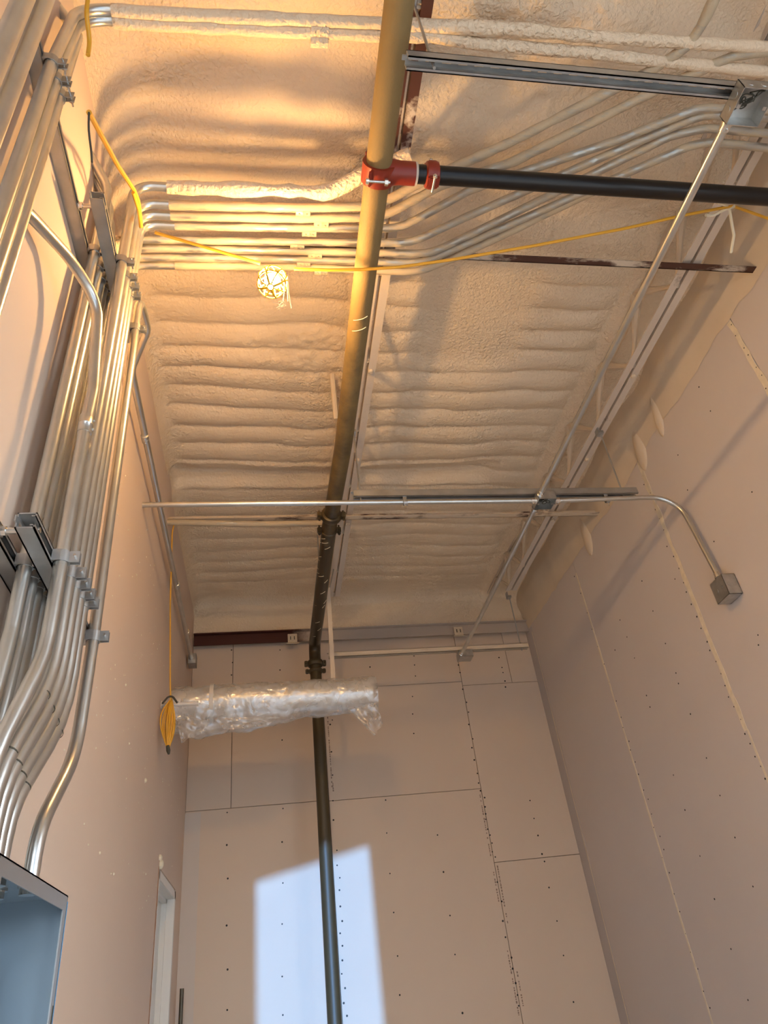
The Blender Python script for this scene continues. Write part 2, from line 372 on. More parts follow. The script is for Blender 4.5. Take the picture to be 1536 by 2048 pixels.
for x, y in ((463, 1300), (465, 1325), (463, 1350), (560, 1300), (560, 1340), (739, 1313), (740, 1334), (743, 1362), (828, 1312), (829, 1330), (831, 1352), (917, 1330), (920, 1345), (998, 1315), (1004, 1335), (1006, 1345), (1010, 1362), (1011, 1374)): P.append(at(x, y, 'y', YB))
for x0, y0, x1, y1, n in ((963, 1583, 988, 1716, 10), (993, 1764, 1013, 1875, 4), (1020, 1918, 1038, 2010, 5), (672, 1700, 690, 2035, 13), (925, 1378, 958, 1570, 9), (660, 1450, 664, 1600, 4)):
    for i in range(n): P.append(at(x0+(x1-x0)*i/(n-1)+random.uniform(-3, 5), y0+(y1-y0)*i/(n-1)+random.uniform(-4, 4), 'y', YB))
dots('y', P, .0068, 'screw_heads', wb)
P = []
for x, y in ((1331, 1287), (1269, 1316), (1293, 1391), (1357, 1367), (1300, 1414), (1347, 1550), (1370, 1620), (1400, 1712), (1429, 1798), (1462, 1898), (1496, 2000), (1352, 1346), (1381, 1428), (1413, 1516), (1440, 1591), (1470, 1675), (1506, 1773),
             (1375, 980), (1428, 1083), (1516, 1270), (1350, 1158), (1306, 1222), (1254, 1274), (1284, 1162), (1517, 1290), (1358, 1020), (1504, 984), (1398, 774), (1421, 822), (1372, 760), (1356, 910), (1230, 1300), (1240, 1240)): P.append(at(x, y, 'x', XR))
for x0, y0, x1, y1, n in ((1290, 965, 1412, 1285, 14), (1420, 1300, 1530, 1560, 12), (1150, 1150, 1230, 1400, 8), (1240, 1430, 1325, 1700, 12), (1325, 1710, 1420, 2020, 9), (1425, 590, 1535, 775, 10)):
    for i in range(n): P.append(at(x0+(x1-x0)*i/(n-1)+random.uniform(-3, 3), y0+(y1-y0)*i/(n-1)+random.uniform(-5, 5), 'x', XR))
dots('x', P, .0052, 'screw_heads', wr)
# illegible edge print: rows of small ink marks beside the joints
def ink(x, z0, z1, seed):
    rd = random.Random(seed); mb = MB(); z = z1
    while z > z0:
        h = rd.uniform(.006, .016); w = rd.uniform(.006, .010)
        if rd.random() < .82: mb.box((x-w/2, YB-.0006, z-h), (x+w/2, YB+.0005, z))
        z -= h+rd.uniform(.003, .007)
    return mb
mb = MB()
for a in ((1.668, .88, 1.32, 1), (1.706, .42, .80, 2), (1.668, .56, .76, 3), (1.668, -.14, .25, 4), (1.71, -.08, .12, 5), (.492, 1.46, 2.15, 6), (.50, 1.42, 1.5, 7)):
    q = ink(*a); mb.add(q.v, q.f)
stuff(mb.build('edge_print', M_PRINT, wb))

# foam above the boards on the back and right wall
def foam_sheet(name, fn, nu, nv, par, m_=None):
    vs = [fn(i/nu, j/nv) for j in range(nv+1) for i in range(nu+1)]; mb = MB()
    mb.add(vs, [(j*(nu+1)+i, j*(nu+1)+i+1, (j+1)*(nu+1)+i+1, (j+1)*(nu+1)+i) for j in range(nv) for i in range(nu)])
    return mb.build(name, m_ or M_FOAM, par, 80)
def fb(u, v):
    x = XL+u*(XR-XL); z = 2.72+v*(3.2-2.72); e = min(1, v*5)
    return (x, YB-.004-.055*e*(1+.35*noise.noise((x*3, z*3, 2)))-.004, z)
foam_sheet('foam_coating', fb, 90, 24, wb)
def fr(u, v):
    y = -.2+u*(YB+.2); edge = 2.70+.05*noise.noise((y*1.5, 3, 0))+.02*noise.noise((y*9, 1, 0)); z = edge+v*(3.25-edge); e = min(1, v*2.2)
    return (XR-.002-.05*e*(1+.4*noise.noise((y*2.5, z*2.5, 7))), y, z)
foam_sheet('foam_coating', fr, 160, 24, wr, M_FOAMW)
# foam tongues hanging down the right wall
for (top, tip, w) in ((at(1172, 1052, 'x', XR), at(1184, 1112, 'x', XR), .075), (at(1277, 860, 'x', XR), at(1292, 942, 'x', XR), .075), (at(1312, 780, 'x', XR), at(1327, 876, 'x', XR), .05)):
    mb = MB(); n = 14; vs = []; fs = []; sg = 10
    top = Vector(top)+Vector((0, 0, .10)); tip = Vector(tip)
    for i in range(n+1):
        f_ = i/n; c = top.lerp(tip, f_); ww = w*max(0, 1-f_**5)**.7*(.55+.45*f_)+.001; dd = .035*max(0, 1-f_**4)+.002
        for k in range(sg):
            a = math.pi*k/(sg-1); vs.append((XR+.004-dd*math.sin(a), c.y-ww*math.cos(a), c.z))
    for i in range(n):
        for k in range(sg-1): fs.append((i*sg+k, i*sg+k+1, i*sg+sg+k+1, i*sg+sg+k))
    mb.add(vs, fs); mb.build('foam_tongue', M_FOAMW, wr, 80)

# ------------------------------------------------------------------ foam ceiling (height field under the roof deck)
def ss(a, b, x):
    x = max(0, min(1, (x-a)/(b-a))); return x*x*(3-2*x)
PITCHF = .163
def zceil(x, y):
    z = 3.12
    low = (1-ss(1.92, 2.12, y))*(1-ss(1.35, 1.75, x))
    z -= .0*low
    wob = .022*noise.noise((x*1.3, y*1.1, 0))+.010*noise.noise((x*4, y*4, 9))
    # ribs that follow the deck flutes
    m_ = ss(2.08, 2.3, y)*(1-ss(5.35, 5.6, y))
    if y < 2.95: m_ *= 1-ss(.80, .95, x)*(1-ss(1.40, 1.55, x))*(1-ss(2.8, 2.95, y))
    m_ *= .25+.75*ss(.03, .13, abs(x-.54)); m_ *= ss(XL+.02, XL+.13, x)*(1-ss(1.86, 2.02, x))
    far = ss(3.95, 4.2, y); m_ *= 1-.45*far
    yy = y+.042*noise.noise((x*1.5, y*2.0, 4))+.016*noise.noise((x*5, y*4, 14))+.015*math.sin(x*3+y)
    p = abs(math.sin(math.pi*(yy-2.45)/PITCHF)); am = .030*(1+.8*noise.noise((x*1.5, y*3, 21)))
    z -= m_*am*(p**.55)
    # raised band before the bridging
    band = ss(3.78, 3.84, yy)*(1-ss(3.97, 4.05, yy))*(1-ss(1.55, 1.7, x)); z += .055*band*(.25+.75*ss(.03, .10, abs(x-.54)))
    # smooth large waves near the viewer
    nr = 1-ss(1.95, 2.1, y); z -= nr*(.025*math.sin(y*13+1.2*math.sin(x*2.2))*ss(XL+.1, XL+.4, x)+.03*noise.noise((x*2, y*5, 31)))
    # rough patches
    rg = ss(.05, .45, noise.noise((x*1.1+3, y*1.3, 40)))
    z -= rg*.012*noise.noise((x*24, y*24, 3))+.0035*noise.noise((x*55, y*55, 8))
    # coves at the walls and round the joist top chords
    for d, r in ((x-XL, .13+.07*nr), (YB-.05-y, .12), (XR-.03-x, .13)):
        if d < r: z -= r-math.sqrt(max(0, r*r-(r-max(d, 0))**2))
    for jx in (.535, 2.05):
        if y > 1.9 or jx > 1: z -= .055*max(0, 1-(abs(x-jx)/.075)**2)**.5 if abs(x-jx) < .075 else 0
    return z+wob
NX, NY = 250, 520; Y0 = -.3
vs = []; 
for j in range(NY+1):
    y = Y0+(YB-Y0)*j/NY
    for i in range(NX+1):
        x = XL+(XR-XL)*i/NX; vs.append((x, y, zceil(x, y)))
mb = MB(); mb.add(vs, [(j*(NX+1)+i, (j+1)*(NX+1)+i, (j+1)*(NX+1)+i+1, j*(NX+1)+i+1) for j in range(NY) for i in range(NX)])
ce = struct(mb.build('ceiling', M_FOAM, None, 180), 'lumpy cream spray foam under the roof deck', 'ceiling')
MB().box((XL-.12, YF-.12, ZT), (XR+.14, YB+.14, ZT+.1)).build('roof_deck', M_RAW, ce)
MB().box((XL, YF, 2.9), (XR, Y0, ZT)).build('foam_coating', M_FOAM, ce)
# foam dabs stuck to the left wall
mb = MB(); rd = random.Random(3)
def dab(p, r, n=6):
    mb.lathe(p, (1, 0, 0), [(-.001, r), (r*.5, r*.8), (r*.8, r*.3)], n)
for _ in range(170):
    y = rd.uniform(2.3, 5.4); z = rd.uniform(.5, 2.3)
    if DY0-.05 < y < DY1+.05 and z < DZ+.05: continue
    dab((XL, y, z), rd.uniform(.0018, .0045))
for (px, py, r) in ((290, 1561, .013), (227, 1748, .006), (291, 1748, .006), (251, 1370, .007), (258, 1487, .006), (181, 1338, .004), (221, 1338, .004), (199, 1706, .006)): dab(at(px, py, 'x', XL), r, 10)
stuff(mb.build('foam_specks', M_ROPE, wl))

mb = MB(); vs = []; fs = []; NU, NV = 22, 14
for i in range(NU+1):
    for j in range(NV+1):
        th = math.pi*i/NU; ph = math.pi*j/NV; d = Vector((math.sin(th)*math.sin(ph), math.sin(th)*math.cos(ph), math.cos(th)))
        r = 1+.25*noise.noise(d*2.2)+.08*noise.noise(d*7)
        vs.append((XL-.004+d.x*.085*r, 1.885+d.y*.10*r, 2.56+d.z*.17*r))
for i in range(NU):
    for j in range(NV): fs.append((i*(NV+1)+j, i*(NV+1)+j+1, (i+1)*(NV+1)+j+1, (i+1)*(NV+1)+j))
mb.add(vs, fs); mb.build('foam_lump', M_FOAM, wl, 90)
# ------------------------------------------------------------------ door frame in the left wall
d1 = thing('door_1', 'pale painted metal door frame in the left wall', 'door', (XL, (DY0+DY1)/2, ZF)); d1['kind'] = 'structure'
fw = .05
def jamb(y0, y1, name):
    MB().box((XL-.13, y0, ZF), (XL+.004, y1, DZ-.012)).build(name, M_DOORF, d1, bevel=.003)
jamb(DY1-.012-fw, DY1-.012, 'jamb'); jamb(DY0+.012, DY0+.012+.03, 'jamb')
MB().box((XL-.13, DY0+.012, DZ-.012-fw), (XL+.004, DY1-.012, DZ-.012)).build('head', M_DOORF, d1, bevel=.003)
MB().box((XL-.075, DY1-.012-fw-.018, ZF), (XL-.045, DY1-.012-fw, DZ-.06)).build('stop', M_DOORF, d1)
MB().box((XL-.075, DY0+.04, DZ-.085), (XL-.045, DY1-.06, DZ-.062)).build('stop', M_DOORF, d1)
MB().box((XL-.115, DY0+.04, ZF+.01), (XL-.078, DY1-.07, DZ-.07)).build('door_leaf', M_DOORF, d1)
mb = MB(); n = 60
for i in range(n):
    z = ZF+(DZ-ZF+.03)*i/n; w = .010+.014*abs(noise.noise((z*5, 2, 0)))
    mb.box((XL-.004, DY0-w, z), (XL+.002+.003*abs(noise.noise((z*9, 4, 0))), DY0+.014, z+(DZ-ZF+.03)/n+.002))
mb.build('torn_edge', M_DGAP, d1)['label'] = 'torn brown drywall edge beside frame'
mb = MB(); mb.lathe((XL-.002, DY0+.02, DZ+.015), (1, 0, 0), [(0, .03), (.015, .026), (.024, .012)], 9); mb.lathe((XL-.002, DY0-.0, DZ+.045), (1, 0, 0), [(0, .02), (.012, .016), (.018, .006)], 9)
mb.build('foam_blob', M_ROPE, d1)

# ------------------------------------------------------------------ struts
def channel(mb, a, b, up, w=.041, h=.041, slots=True, th=.0035):
    """C channel from a to b; closed slotted web on the <up> side, open on the other"""
    a, b, up = Vector(a), Vector(b), Vector(up).normalized(); d = (b-a); Ln = d.length; d = d/Ln; s_ = d.cross(up).normalized()
    mid = (a+b)/2
    for q in (-1, 1):
        mb.obox(mid+s_*q*(w/2-th/2), d*Ln/2, s_*th/2, up*h/2)
        mb.obox(mid+s_*q*(w/2-.005)-up*(h/2-th/2), d*Ln/2, s_*.005, up*th/2)
        mb.obox(mid+s_*q*(w/2-.0085)-up*(h/2-.006), d*Ln/2, s_*.0015, up*.005)
    cw = up*(h/2-th/2)
    if not slots: mb.obox(mid+cw, d*Ln/2, s_*(w/2), up*th/2); return mb
    for q in (-1, 1): mb.obox(mid+cw+s_*q*(w/4+.0035), d*Ln/2, s_*(w/4-.0035), up*th/2)
    p = .0508; n = int(Ln/p)
    for i in range(n+1):
        c = min(Ln, i*p); mb.obox(a+d*c+cw, d*.011, s_*.0075, up*th/2)
    return mb
ZS = 2.292
ys = {1: .915, 2: 3.075, 3: 5.16}
lab = {1: 'slotted steel strut channel nearest the viewer beside the big pipe', 2: 'slotted steel strut above the long cross conduit', 3: 'oversprayed strut channel in front of the end wall'}
for k, x0, x1, m_ in ((1, .435, 2.14, M_GALVD), (2, .475, 2.13, M_GALVD), (3, .475, 2.10, M_FOAMW)):
    y = ys[k]; tr = thing('strut_channel', lab[k], 'strut', ((x0+x1)/2, y, ZS-.02), 'trapeze struts under the joists')
    channel(MB(), (x0, y, ZS), (x1, y, ZS), (0, 0, 1)).build('channel', m_, tr)
    for x in ((.515, 2.045) if k != 3 else (2.045,)):
        r = MB().tube([(x, y, ZS-.035), (x, y, 2.75)], .0048, 8).build('threaded_rod', M_GALVD, tr)
        MB().lathe((x, y, ZS+.021), (0, 0, 1), [(0, .011), (.009, .011)], 6).build('nut', M_STEEL, tr)
        MB().box((x-.022, y-.02, 2.735), (x+.012, y+.02, 2.755)).box((x-.022, y-.02, 2.755), (x-.014, y+.02, 2.79)).build('beam_clamp', M_GALVD, tr)

# ------------------------------------------------------------------ bar joists and bridging
def joist(x, lab_, yend, M_JOIST=M_JOIST):
    zb = 2.78; zt = 3.10; T = thing('bar_joist', lab_, 'joist', (x, 2.5, zb-.03), 'roof bar joists')
    for q in (-1, 1):
        MB().box((x+q*.008, -1.2, zb-.004), (x+q*.048, yend, zb)).box((x+q*.008, -1.2, zb), (x+q*.012, yend, zb+.038)).build('bottom_chord', M_JOIST, T)
        MB().box((x+q*.008, -1.2, zt), (x+q*.048, YB, zt+.004)).box((x+q*.008, -1.2, zt-.038), (x+q*.012, YB, zt)).build('top_chord', M_JOIST, T)
    y = -.14; s_ = .27; k = 0
    while y < yend-.1:
        y2 = min(y+s_, yend+.02); up_ = (k % 2 == 0)
        za, zb_ = (zb+.01, zt-.02) if up_ else (zt-.02, zb+.01)
        MB().tube(subdiv([(x, y, za), (x, y2, zb_)], .08), .013, 8, rfun=lambda i, p: .0125+.022*max(0, (p.z-2.90)/.18)).build('web_rod', M_FOAMW, T)
        y = y2; k += 1
    MB().tube(subdiv([(x, yend-.03, zb+.01), (x, yend+.28, zt-.03)], .08), .009, 8).build('web_rod', M_FOAMW, T)
    for yc in (1.9, 2.62, 3.36, 4.05): MB().lathe((x+.022, yc, zb-.006), (0, 0, -1), [(-.004, .014), (.003, .016), (.012, .009)], 9).build('foam_bead', M_FOAMW, T)
joist(2.05, 'oversprayed steel bar joist along the right wall', 5.10)
joist(.545, 'steel bar joist half hidden above the big olive pipe', 5.10, M_JOISTN)
def angle_iron(name, lab_, a, b, leg=.035, m_=M_BRIDGE, cat='bridging'):
    a, b = Vector(a), Vector(b); mb = MB(); mb.box(a+Vector((0, -leg/2, 0)), b+Vector((0, leg/2, .004))); mb.box(a+Vector((0, leg/2-.004, 0)), b+Vector((0, leg/2, leg)))
    return tag(mb.build(name, m_, None), lab_, cat, 'horizontal joist bridging')
angle_iron('bridging_angle', 'brown bridging angle crossing just beyond the ceiling conduits', (-.62, 1.875, 2.738), (XR, 1.875, 2.738))
angle_iron('bridging_angle', 'foam-coated bridging angle crossing above the pipe coupling', (XL, 3.93, 2.738), (XR, 3.93, 2.738), .045, M_BRIDGEF)
tag(MB().tube([(XL, 3.92, 2.72), (-.02, 3.93, 2.70), (.40, 3.93, 2.70)], .02, 12).build('sprayed_conduit', M_EMTO), 'short sprayed conduit under the far bridging left of the pipe', 'conduit')
# ledger steel at the end wall
lg = thing('ledger_angle', 'dark red steel ledger across the end wall', 'beam', (.9, 5.68, 2.685))
MB().box((XL+.01, YB-.12, 2.775), (XR-.002, YB-.075, 2.785)).box((XL+.01, YB-.085, 2.685), (XR-.002, YB-.075, 2.785)).build('angle', M_LEDGER, lg)
MB().box((XL+.01, YB-.075, 2.76), (XR-.002, YB-.02, 2.785)).build('seat', M_LEDGER, lg)
for x in (.222, 1.70):
    q = thing('ledger_clip', 'square sprayed clip on the ledger left of the olive riser' if x < 1 else 'sprayed clip on the ledger above the far conduit box', 'bracket', (x, YB-.13, 2.64), 'ledger clips')
    MB().box((x-.04, YB-.135, 2.655), (x+.04, YB-.122, 2.735)).box((x-.055, YB-.124, 2.645), (x+.055, YB-.121, 2.66)).build('plate', M_FOAMW, q, bevel=.002)
    for e_ in (-.02, .013): MB().box((x+e_, YB-.138, 2.68), (x+e_+.007, YB-.134, 2.71)).build('slot', M_TIE, q)

# ------------------------------------------------------------------ big olive pipe
ZP, RP = 2.50, .047
pp = thing('sprinkler_main', 'thick olive pipe along the ceiling turning down at the end wall', 'pipe', (.385, 5.4, ZF))
MB().tube(subdiv([(.432, -1.5, ZP), (.424, 2.9, ZP), (.405, 3.53, ZP)], .3), RP, 32).build('pipe_run', M_PIPE, pp)
MB().tube(round_path([Vector((.40, 3.56, ZP)), Vector((.388, 5.4, ZP)), Vector((.386, 5.4, 2.33))], .11, 10), RP, 32).build('pipe_elbow', M_PIPE, pp)
MB().tube([(.386, 5.4, 2.33), (.38, 5.4, ZF)], RP-.002, 32).build('riser', M_RISER, pp)
def grooved(c, ax, r, m_, par, name='coupling', w=.05):
    c, ax = Vector(c), Vector(ax).normalized()
    cp = MB().lathe(c-ax*w/2, ax, [(0, r+.004), (.004, r+.012), (w*.3, r+.017), (w*.7, r+.017), (w-.004, r+.012), (w, r+.004)], 28).build(name, m_, par)
    s_ = ax.cross(Vector((0, 0, 1))); s_ = s_.normalized() if s_.length > .1 else Vector((1, 0, 0)); v = ax.cross(s_)
    for q in (-1, 1):
        MB().obox(c+s_*q*(r+.026), ax*w*.42, s_*.014, v*.019).build('bolt_pad', m_, cp if par.parent is None else par, bevel=.004)
        MB().tube([c+s_*q*(r+.027)-v*.036, c+s_*q*(r+.027)+v*.036], .0058, 10).build('bolt', M_STEEL if m_ == M_RED else m_, cp)
        MB().lathe(c+s_*q*(r+.027)+v*.019, v, [(0, .011), (.010, .011)], 6).build('nut', M_STEEL if m_ == M_RED else m_, cp)
    return cp
grooved((.403, 3.56, ZP), (-.02, 1, 0), RP, M_PIPE, pp)
grooved((.400, 3.72, ZP), (-.02, 1, 0), RP-.012, M_PIPE, pp, 'coupling', .03)
grooved((.386, 5.4, 2.335), (0, 0, 1), RP, M_RISER, pp)
grooved((.386, 5.4, 2.27), (0, 0, 1), RP-.006, M_RISER, pp, 'collar', .035)
# thin overspray streaks that run round the far part of the pipe
mb = MB(); rd = random.Random(5)
for i in range(22):
    y = rd.uniform(3.75, 5.2); a0 = rd.uniform(2.2, 4.4); da = rd.uniform(.4, .9); fx = .40-.0075*(y-3.56)/1.84
    pts = [Vector((fx+math.sin(a0+da*k/6)*(RP+.001), y+.03*k/6, ZP+math.cos(a0+da*k/6)*(RP+.001))) for k in range(7)]
    mb.tube(pts, .0018, 5)
for y in (2.0, 2.06): mb.tube([Vector((.428+math.sin(2.6+.22*k)*(RP+.001), y+.03*k/6, ZP+math.cos(2.6+.22*k)*(RP+.001))) for k in range(7)], .0016, 5)
stuff(mb.build('foam_streaks', M_ROPE, pp))
# pipe hanger ring rod
MB().tube([(.41, 4.7, ZP+RP), (.41, 4.7, 3.12)], .005, 8).build('hanger_rod', M_GALVD, pp)
# strap on joist left of the pipe
tag(MB().tube(subdiv([at(664, 748, 'z', 3.08), at(672, 838, 'z', 2.86)], .06), .016, 8).build('sprayed_brace', M_FOAMW), 'short foam-coated brace left of the big pipe', 'brace')

# red mechanical tee with branch
YT = 1.375; xp = .428
te = thing('mechanical_tee', 'red cast iron tee clamped round the big pipe', 'pipe fitting', (xp, YT, ZP-.08))
MB().ring((xp, YT, ZP), (0, 1, 0), RP+.001, RP+.014, .072, 28).build('saddle', M_RED, te)
MB().lathe((xp+.030, YT, ZP), (1, 0, 0), [(0, .050), (.03, .045), (.05, .042), (.105, .042)], 24).build('outlet', M_RED, te)
for zq in (-1, 1):
    zc = ZP+zq*(RP+.022)
    for e_ in (-.042, .004): MB().box((xp+e_, YT-.030, zc-.014*zq-.004), (xp+e_+.012, YT+.030, zc+.018)).build('lug', M_RED, te, bevel=.003)
    MB().tube([(xp-.052, YT, zc), (xp+.036, YT, zc)], .0055, 10).build('bolt', M_STEEL, te)
    MB().lathe((xp+.016, YT, zc), (1, 0, 0), [(0, .013), (.012, .013)], 6).build('nut', M_STEEL, te)
    MB().lathe((xp-.052, YT, zc), (1, 0, 0), [(0, .011), (.010, .013)], 10).build('bolt_head', M_STEEL, te)
MB().ring((xp+.139, YT, ZP), (1, 0, 0), .036, .0415, .008, 24).build('gasket', M_GASKET, te)
br = thing('branch_pipe', 'black steel branch pipe crossing from the red tee to the right', 'pipe', (1.4, YT, ZP-.03))
MB().tube([(xp+.12, YT, ZP), (XR-.055, YT, ZP)], .034, 28).build('pipe_run', M_BLACK, br)
cx = xp+.20
cp = MB().lathe((cx-.025, YT, ZP), (1, 0, 0), [(0, .037), (.004, .046), (.016, .050), (.034, .050), (.046, .046), (.05, .037)], 26).build('coupling', M_RED, br)
for zq in (-1, 1):
    MB().box((cx-.022, YT-.022, ZP+zq*.044-.012), (cx+.022, YT+.022, ZP+zq*.044+.012)).build('bolt_pad', M_RED, cp, bevel=.005)
    MB().tube([(cx, YT-.034, ZP+zq*.056), (cx, YT+.034, ZP+zq*.056)], .0045, 10).build('bolt', M_STEEL, cp)
    MB().lathe((cx, YT-.030, ZP+zq*.056), (0, 1, 0), [(0, .009), (.008, .009)], 6).build('nut', M_STEEL, cp)

# ------------------------------------------------------------------ conduit pieces
def clamp(p, r, ax, out, par):
    """two-piece strut clamp around a conduit; <out> points away from the strut"""
    p, ax, out = Vector(p), Vector(ax).normalized(), Vector(out).normalized(); s_ = ax.cross(out)
    c = MB(); c.ring(p, ax, r+.0005, r+.003, .030, 18)
    c.obox(p+out*(r+.013)+s_*.006, ax*.015, out*.012, s_*.0013); c.obox(p+out*(r+.013)-s_*.006, ax*.015, out*.012, s_*.0013)
    c.obox(p-out*(r*.5), ax*.015, out*r*.6, s_*(r+.003))
    o = c.build('strut_clamp', M_GALVD, par)
    MB().tube([p+out*(r+.015)-s_*.016, p+out*(r+.015)+s_*.026], .0033, 8).build('bolt', M_STEEL, o)
    MB().lathe(p+out*(r+.015)+s_*.008, s_, [(0, .0075), (.006, .0075)], 6).build('nut', M_STEEL, o)
def coupling(p, ax, r, par, m_=None, L_=.06):
    p, ax = Vector(p), Vector(ax).normalized()
    o = MB().lathe(p-ax*L_/2, ax, [(0, r+.0003), (.001, r+.0022), (L_*.48, r+.0022), (L_*.5, r+.0030), (L_*.52, r+.0022), (L_-.001, r+.0022), (L_, r+.0003)], 16).build('coupling', m_ or M_GALV, par)
    v = ax.cross(Vector((0, 0, 1)) if abs(ax.z) < .8 else Vector((0, 1, 0))).normalized(); w = ax.cross(v)
    for q in (-.25, .25): 
        d = w if w.z < 0 else -w
        if abs(ax.z) > .8: d = Vector((1, 0, 0))
        MB().lathe(p+ax*L_*q+d*(r+.002), d, [(0, .0035), (.0035, .0035), (.005, .002)], 8).build('set_screw', m_ or M_GALV, o)

XI, XO, ZU, ZLW = -.560, -.476, 2.22, .955       # inner / outer layer, upper / lower rack
YPT, ZPT = (1.42, 1.93), .293                    # panel top
# --- ceiling runs: pixel tracks on the plane z = ZR
ZR = 2.70
runs = {
 1: [(350,375),(600,382),(655,388),(722,352),(770,330),(820,308)],
 2: [(350,410),(600,416),(752,412),(845,364),(1024,283),(1304,140),(1372,95),(1402,55),(1432,-10)],
 3: [(350,432),(600,437),(765,434),(880,372),(1024,325),(1310,182),(1470,110),(1560,100)],
 4: [(350,452),(600,456),(800,457),(940,380),(1234,281),(1396,216),(1570,222)],
 5: [(350,480),(600,484),(822,486),(930,435),(1237,300),(1407,228),(1570,238)],
 6: [(350,497),(600,502),(860,508),(1000,440),(1340,272),(1412,256),(1570,270)],
 7: [(350,515),(600,519),(845,526),(1000,458),(1380,291),(1425,284),(1570,300)],
 8: [(350,531),(600,534),(832,545),(900,520),(1024,462),(1150,400),(1260,352)],
}
rise = {1: (1.593, 1.604), 2: (1.647, 1.667), 3: (1.70, 1.708), 4: (1.745, 1.748)}
ordn = {1: 'topmost', 2: 'second', 3: 'third', 4: 'fourth', 5: 'fifth', 6: 'sixth', 7: 'seventh', 8: 'lowest'}
RC = .0165
def panel_drop(y_low, y_pan, x_low, x_pan, k):
    return [(x_low, y_low, .70-.012*k), (x_pan, y_pan, .46-.012*k), (x_pan, y_pan, ZPT-.012)]
for k in range(1, 9):
    tr = [at(px, py, 'z', ZR) for px, py in runs[k]]
    yb = tr[0].y
    if k <= 4:
        T = thing('conduit', f'{ordn[k]} of the eight parallel ceiling conduits, bending down into the outer wall rack', 'conduit', (XO, rise[k][0], ZPT), 'conduits across the ceiling and down the wall')
        y_l, y_u = rise[k]
        yp = 1.485+.036*(k-1)
        low = [Vector(p) for p in panel_drop(y_l, yp, XO, -.515, k)][::-1]
        up_ = [Vector((XO, y_l, ZLW)), Vector((XO, y_u, ZU)), Vector((XO, yb, ZR-.02)), Vector((XO+.16, yb, ZR))]
        path = low+up_
        pts = round_path([path[0], path[1], path[2], path[3], path[4], Vector((XO, yb, ZR)), tr[0]], {1: .35, 2: .35, 3: .3, 4: .3, 5: .13}, 8)
        MB().tube(pts, RC+.001, 16).build('riser', M_GALV, T)
        for z_, y_ in ((ZLW, y_l), (ZU, y_u)): clamp((XO, y_, z_), RC, (0, 0, 1), (1, 0, 0), T)
        for e_ in (.2, .8): MB().ring(path[2].lerp(path[1], e_), path[2]-path[1], RC+.0006, RC+.0016, .003, 16).build('joint_ring', M_TIE, T)
    else:
        T = thing('conduit', f'{ordn[k]} of the eight parallel ceiling conduits, coming out of the left wall foam', 'conduit', (XL+.1, yb, ZR-.02), 'conduits across the ceiling and down the wall')
        pts = round_path([Vector((XL-.02, yb-.03, ZR-.20)), Vector((XL+.06, yb, ZR-.015)), tr[0]], .12, 6)
        MB().tube(pts, RC, 16).build('riser', M_EMTR, T)
    rr = {1: .027, 2: .0185, 3: .018, 4: .017}.get(k, RC)
    rp = round_path(([Vector((XO+.12, yb, ZR))] if k < 4 else [])+[Vector(p) for p in tr], .22, 6)
    rp = subdiv(rp, .03)
    rough = {1: .010, 2: .0035, 3: .003, 8: .003}.get(k, .0008)
    MB().tube(rp, rr, 14, rfun=lambda i, p: rr+rough*noise.noise((p.x*14, p.y*14, k))+rough*.6*noise.noise((p.x*40, p.y*40, k))).build('ceiling_run', M_FOAM if k == 1 else (M_EMTO if k in (2, 3, 8) else M_EMTR), T)
    xc = at(590+(k*37) % 60, 470, 'z', ZR).x
    if k > 1: coupling((xc, yb-.004, ZR), (1, 0, 0), rr, T, M_EMTO)
# two sprayed conduits near the top of the view, which run down as the near group
near = {1: [(300,27),(740,46),(860,52),(1024,58),(1190,74),(1360,85),(1570,97)], 2: [(300,48),(740,70),(860,72),(960,88),(1190,107),(1310,122),(1570,148)]}
ny = {1: (.915, .975), 2: (.965, 1.02), 3: (1.01, 1.062)}
for k in (1, 2):
    tr = [at(px, py, 'z', ZR) for px, py in near[k]]; yb = tr[0].y
    T = thing('conduit', 'upper foam-buried conduit at the very top of the view' if k == 1 else 'lower foam-buried conduit at the top of the view, above the near strut', 'conduit', (XI, ny[k][0], ZPT), 'near group of wall conduits')
    pts = round_path([Vector((XI, .93+.05*k, -.4)), Vector((XI, ny[k][1], ZU)), Vector((XI, yb, ZR)), tr[0]], .15, 8)
    MB().tube(pts, RC, 16).build('riser', M_GALV, T)
    clamp((XI, ny[k][1], ZU), RC, (0, 0, 1), (1, 0, 0), T)
    rp = subdiv(round_path([Vector((XI+.10, yb, ZR-.006))]+[Vector(p) for p in tr], .2, 5), .03)
    MB().tube(rp, .022, 14, rfun=lambda i, p: .021+.005*noise.noise((p.x*14, p.y*14, k))).build('ceiling_run', M_FOAM, T)
    coupling((at(640, 40, 'z', ZR).x, yb-.02*0, ZR), (1, -.03, 0), .021, T, M_FOAM)
T = thing('conduit', 'rightmost vertical conduit of the near group at the upper left', 'conduit', (XI, 1.06, -.4), 'near group of wall conduits')
MB().tube(round_path([Vector((XI, 1.08, -.4)), Vector((XI, ny[3][1], ZU)), Vector((XI, 1.06, 2.62)), Vector((XL-.02, 1.03, 2.75))], .1, 6), RC, 16).build('riser', M_GALV, T)
clamp((XI, ny[3][1], ZU), RC, (0, 0, 1), (1, 0, 0), T)
for i, (y_, lb) in enumerate(((.72, 'second conduit from the left edge at the upper left'), (.66, 'leftmost vertical conduit at the upper left edge'))):
    T = thing('conduit', lb, 'conduit', (XO, y_, -.4), 'near outer pair of wall conduits')
    MB().tube([(XO, y_+.02, -.4), (XO, y_, ZU), (XO, y_-.02, 2.8)], RC+.004, 16).build('riser', M_GALV, T)
    clamp((XO, y_, ZU-.02), RC+.004, (0, 0, 1), (1, 0, 0), T)

